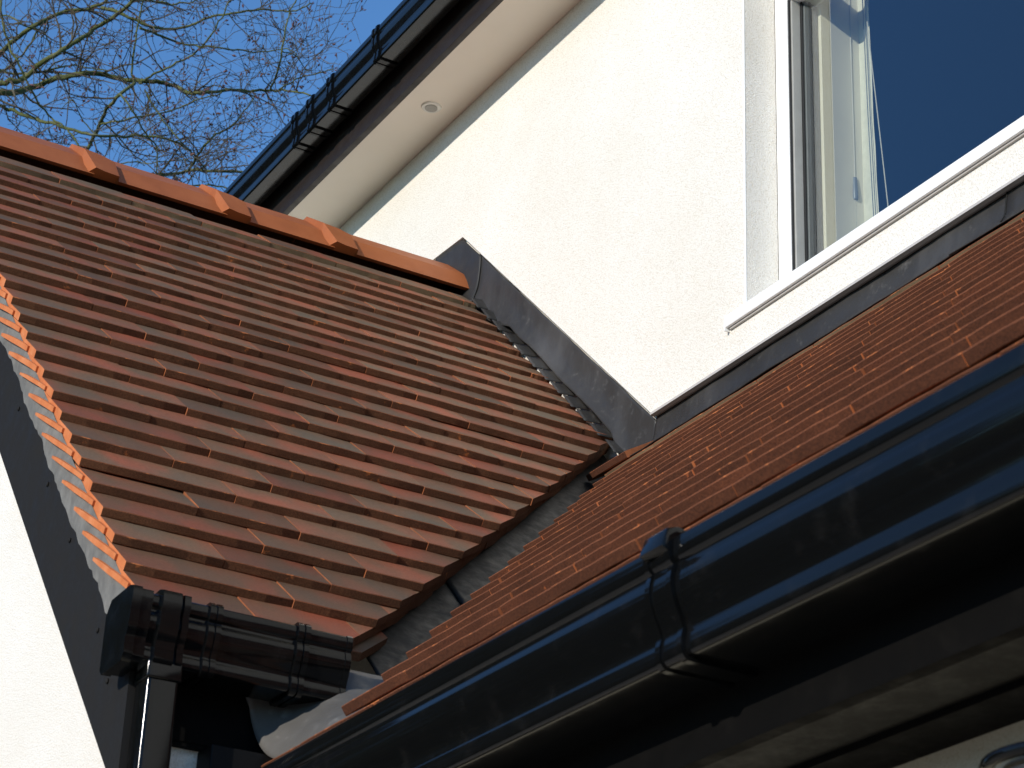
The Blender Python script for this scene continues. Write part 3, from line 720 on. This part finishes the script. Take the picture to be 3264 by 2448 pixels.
# ------------------------------------------------------------------ the bare tree beyond the roof
F = 7312.
def px(x, y, d):      # a point of the tree: seen at (x, y) of the photograph, d metres away
    v = r2*((x-1632)/F)-u2*((y-1224)/F)+fw
    return v*d
K = 1200/2212
limbs = [
 ([(-420, 700), (-200, 600), (-30, 545), (80, 545), (200, 510), (320, 465), (440, 440), (560, 430), (700, 460), (850, 478), (960, 485), (1040, 510), (1110, 545), (1180, 545), (1350, 530), (1480, 535), (1600, 530), (1690, 535), (1800, 550), (1850, 590)], 17, 3.5, 14.0),
 ([(-200, 600), (-30, 500), (60, 480), (150, 455), (240, 370), (360, 300), (470, 230), (570, 160), (680, 90), (770, 15), (800, -60)], 14, 8, 13.6),
 ([(-420, 700), (-200, 440), (-30, 330), (80, 240), (180, 165), (300, 100), (400, 65), (520, 50), (620, 10), (660, -60)], 13, 6, 14.8),
 ([(600, 45), (700, 75), (800, 120), (900, 160), (1000, 170), (1120, 150), (1250, 95), (1400, 75), (1530, 55), (1640, 65), (1740, 60), (1830, 20)], 8, 3, 14.6),
 ([(820, 165), (920, 200), (1050, 250), (1150, 270), (1250, 275), (1400, 295), (1550, 305), (1650, 290), (1720, 300), (1800, 415)], 6, 2, 14.3),
 ([(790, 490), (700, 560), (630, 640), (590, 720), (560, 790), (500, 900)], 8, 8, 13.9),
 ([(-420, 700), (-200, 610), (-30, 615), (50, 640), (150, 680), (300, 725), (430, 765), (560, 795), (700, 800), (850, 800), (960, 810), (1060, 850), (1130, 900), (1200, 980)], 10, 3.5, 13.2),
 ([(-10, -60), (0, 0), (15, 120), (50, 260), (110, 380), (170, 500), (230, 610), (300, 690), (370, 740), (430, 800), (470, 880)], 6, 4, 12.6),
 ([(820, 490), (900, 440), (1000, 390), (1100, 340), (1180, 280), (1250, 190), (1310, 90), (1360, -20)], 5.5, 3, 13.8),
 ([(590, 730), (700, 710), (850, 680), (950, 665), (1050, 635), (1150, 590), (1280, 555), (1300, 540)], 5, 2.5, 13.5),
 ([(840, 1075), (880, 1050), (950, 1030), (1030, 1020), (1130, 1000), (1250, 1005), (1420, 1010), (1600, 1040)], 8, 6, 14.9),
 ([(1020, 1120), (1060, 1100), (1130, 1090), (1250, 1090), (1330, 1105), (1500, 1150)], 5, 3, 15.1),
 ([(1110, 1000), (1150, 930), (1200, 860), (1270, 790), (1350, 750), (1400, 700), (1460, 620), (1500, 560)], 6.5, 2.5, 14.8),
 ([(785, 490), (775, 400), (790, 280), (805, 170), (830, 60), (850, -40)], 5.5, 3.5, 13.9),
 ([(1590, 530), (1630, 420), (1660, 280), (1680, 160), (1700, 80), (1750, -20)], 5, 3, 14.0),
 ([(1640, 525), (1700, 490), (1780, 450), (1900, 425), (1960, 400)], 4, 2, 14.1),
 ([(700, 550), (760, 620), (840, 760), (920, 870), (920, 1000), (930, 1080)], 4.5, 2.5, 13.0),
 ([(850, 530), (920, 650), (1000, 760), (1080, 850), (1150, 930), (1190, 1010)], 4, 2.5, 13.4),
 ([(660, 985), (690, 970), (770, 950), (860, 960), (950, 950), (1100, 940)], 3.5, 2, 13.7),
 ([(-30, 100), (60, 95), (140, 150), (260, 190), (300, 300), (330, 400)], 4, 2, 14.4),
 ([(-30, 400), (60, 430), (200, 430), (330, 400), (420, 385), (520, 400), (640, 415)], 6, 3, 14.6),
 ([(220, 180), (170, 270), (100, 350), (40, 400), (-30, 440)], 4.5, 3.5, 15.0),
 ([(660, -20), (800, -5), (950, 15), (1080, 20), (1180, -10)], 5, 3, 13.7),
 ([(560, 790), (480, 700), (430, 590), (360, 640)], 3, 1.5, 13.4),
 ([(1660, 300), (1740, 330), (1790, 400), (1830, 420)], 3, 1.5, 14.1),
]
tr_base = px(-1500*K, 2600*K, 14.2); tr_base = Vector((tr_base.x, tr_base.y, -1.6))
tree = empty('bare_tree', tr_base, 'bare mossy-limbed tree with fine twigs against the blue sky, top left', 'tree')
def crv(pts, n=4):
    out = []
    P = [pts[0]]+pts+[pts[-1]]
    for i in range(1, len(P)-2):
        for k in range(n):
            t_ = k/n; a, b_, c_, d = P[i-1], P[i], P[i+1], P[i+2]
            out.append(.5*((2*b_)+(c_-a)*t_+(2*a-5*b_+4*c_-d)*t_*t_+(3*b_-a-3*c_+d)*t_**3))
    out.append(P[-2]); return out
tw = bmesh.new(); bd = bmesh.new(); ntw = [0]
def bud(p, d, r):
    tube(bd, [p-d*r, p+d*r*.6, p+d*r*2.6], [r*.5, r*.95, r*.15], 4, True)
def twig(p, d, ln, r, lev):
    n = max(3, int(ln/.07)); pts = [p]; q = p.copy(); dd = d.copy()
    ax = Vector((random.gauss(0, 1), random.gauss(0, 1), random.gauss(0, 1)))*.10
    for i in range(n):
        dd = (dd+ax+Vector((random.gauss(0, .2), random.gauss(0, .2), random.gauss(0, .2)+.03))).normalized()
        q = q+dd*(ln/n); pts.append(q.copy())
    rr = [r*(1-.62*i/n) for i in range(n+1)]
    tube(tw, pts, rr, 4 if r > .003 else 3, False); ntw[0] += 1
    if lev > 0:
        for c_ in range(random.randint(2, 4)):
            i = random.randint(1, n); a = (pts[i]-pts[i-1]).normalized()
            side = a.orthogonal().normalized(); side = Matrix.Rotation(random.uniform(0, 6.28), 3, a) @ side
            twig(pts[i], (a*.65+side).normalized(), ln*random.uniform(.35, .65), max(rr[i]*.68, .0024), lev-1)
    elif random.random() < .30:
        bud(pts[-1], dd, random.uniform(.0045, .0085))
    elif random.random() < .3:
        for c_ in range(3):
            e = (dd+Vector((random.gauss(0, .6), random.gauss(0, .6), random.gauss(0, .6)))).normalized()
            tube(tw, [pts[-1], pts[-1]+e*.03], [.0018, .0012], 3, False); bud(pts[-1]+e*.03, e, .005)
for li, (poly, w0, w1, dist) in enumerate(limbs):
    n = len(poly); pts = []
    for i, (x, y) in enumerate(poly):
        dd = dist+.5*noise.noise(Vector((li*3.1, i*.35, 0)))+(.0 if i else 0)
        pts.append(px(x*K, y*K, dd))
    c_ = crv(pts, 5); m_ = len(c_)
    for i in range(1, m_-1): c_[i] = c_[i]+Vector([noise.noise(Vector((i*.45, li*5, k*7)))*.012 for k in range(3)])
    scale = K*dist/F*1.3
    rads = [(w0+(w1-w0)*(i/(m_-1)))*scale*(1+.12*noise.noise(Vector((i*.8, li, 0)))) for i in range(m_)]
    bm = bmesh.new(); tube(bm, c_, rads, 8); fin(bm, 'limb', M['bark'], tree, True, 80)
    L_ = sum((c_[i+1]-c_[i]).length for i in range(m_-1))
    cnt = int(L_*10)
    for _ in range(cnt):
        i = random.randint(1, m_-2); a = (c_[i+1]-c_[i]).normalized()
        side = Matrix.Rotation(random.uniform(0, 6.28), 3, a) @ a.orthogonal().normalized()
        if side.dot(fw) > .5 and random.random() < .5: side = -side
        twig(c_[i], (a*random.uniform(.2, .9)+side).normalized(), random.uniform(.18, .66), min(rads[i]*.55, random.uniform(.0040, .0080)), random.choice((1, 1, 2, 2, 2)))
# trunk and the big limbs that leave it, left of the picture
tp = Vector((tr_base.x, tr_base.y, px(-420*K, 700*K, 14).z-1.2))
bm = bmesh.new(); tube(bm, [tr_base, tr_base+(tp-tr_base)*.5+Vector((.1, 0, 0)), tp, tp+Vector((.1, 0, 2.2)), tp+Vector((.0, .2, 4.5))], [.24, .19, .15, .10, .04], 12); fin(bm, 'trunk', M['bark'], tree, True, 80)
j0 = px(-420*K, 700*K, 14.0)
bm = bmesh.new(); tube(bm, crv([tp-Vector((0, 0, .4)), tp*.5+j0*.5+Vector((0, 0, .12)), j0], 5), [.085-.035*i/10 for i in range(11)], 8); fin(bm, 'limb', M['bark'], tree, True, 80)
o = fin(tw, 'twigs', M['twig'], tree); o['kind'] = 'stuff'
o = fin(bd, 'buds', M['bud'], tree); o['kind'] = 'stuff'
# ------------------------------------------------------------------ unseen evergreens, added so the gutters mirror something dark
for (ex, ey, top_, r0, lab) in ((-13.3, -4.2, 6.8, 3.3, 'taller dense dark evergreen added out of view, mirrored in the porch gutter end cap'),
                                (-11.6, -7.3, 5.4, 2.4, 'smaller dense dark evergreen added out of view, mirrored in the big front gutter')):
    ev = empty('added_evergreen', (ex, ey, -1.6), lab, 'tree', 'evergreens added out of view')
    tubeo('trunk', [(ex, ey, -1.6), (ex, ey, top_-.8)], [.2, .04], M['bark'], ev)
    bm = bmesh.new()
    for k in range(8000):
        h = random.random()**1.1; z = -1.2+(top_+1.2)*h; rad = (r0*(1-h)**.35+.15)*math.sqrt(random.uniform(.25, 1))*(1+.25*math.sin(h*37)); a = random.uniform(0, 6.283)
        p = Vector((ex+rad*math.cos(a), ey+rad*math.sin(a), z)); s_ = random.uniform(.18, .36)
        u = Vector((random.gauss(0, 1), random.gauss(0, 1), random.gauss(0, .6))).normalized(); w = u.orthogonal().normalized()
        bm.faces.new([bm.verts.new(p+u*s_), bm.verts.new(p+w*s_*.5), bm.verts.new(p-u*s_*.4), bm.verts.new(p-w*s_*.5)])
    o = fin(bm, 'foliage', M['conifer'], ev); o['kind'] = 'stuff'
hg = empty('added_hedge', (0, -15, -1.6), 'long dark hedge added out of view, mirrored in the gutters', 'hedge')  # unseen hedge, added to darken what the gutters reflect
bm = bmesh.new()
for k in range(9000):
    a = random.uniform(-1.5, 1.3); rr_ = random.uniform(15, 17.5); top_ = 2.1+1.0*noise.noise(Vector((a*6, 0, 0)))
    p = Vector((math.sin(a)*rr_*1.3, -math.cos(a)*rr_, random.uniform(-1.6, top_)))
    s_ = random.uniform(.25, .5); u = Vector((random.gauss(0, 1), random.gauss(0, 1), random.gauss(0, 1))).normalized(); w = u.orthogonal().normalized()
    bm.faces.new([bm.verts.new(p+u*s_), bm.verts.new(p+w*s_*.5), bm.verts.new(p-u*s_*.4), bm.verts.new(p-w*s_*.5)])
o = fin(bm, 'foliage', M['conifer'], hg); o['kind'] = 'stuff'
print('tiles', len([o for o in bpy.data.objects if o.name.startswith('tile')]), 'twigs', ntw[0])
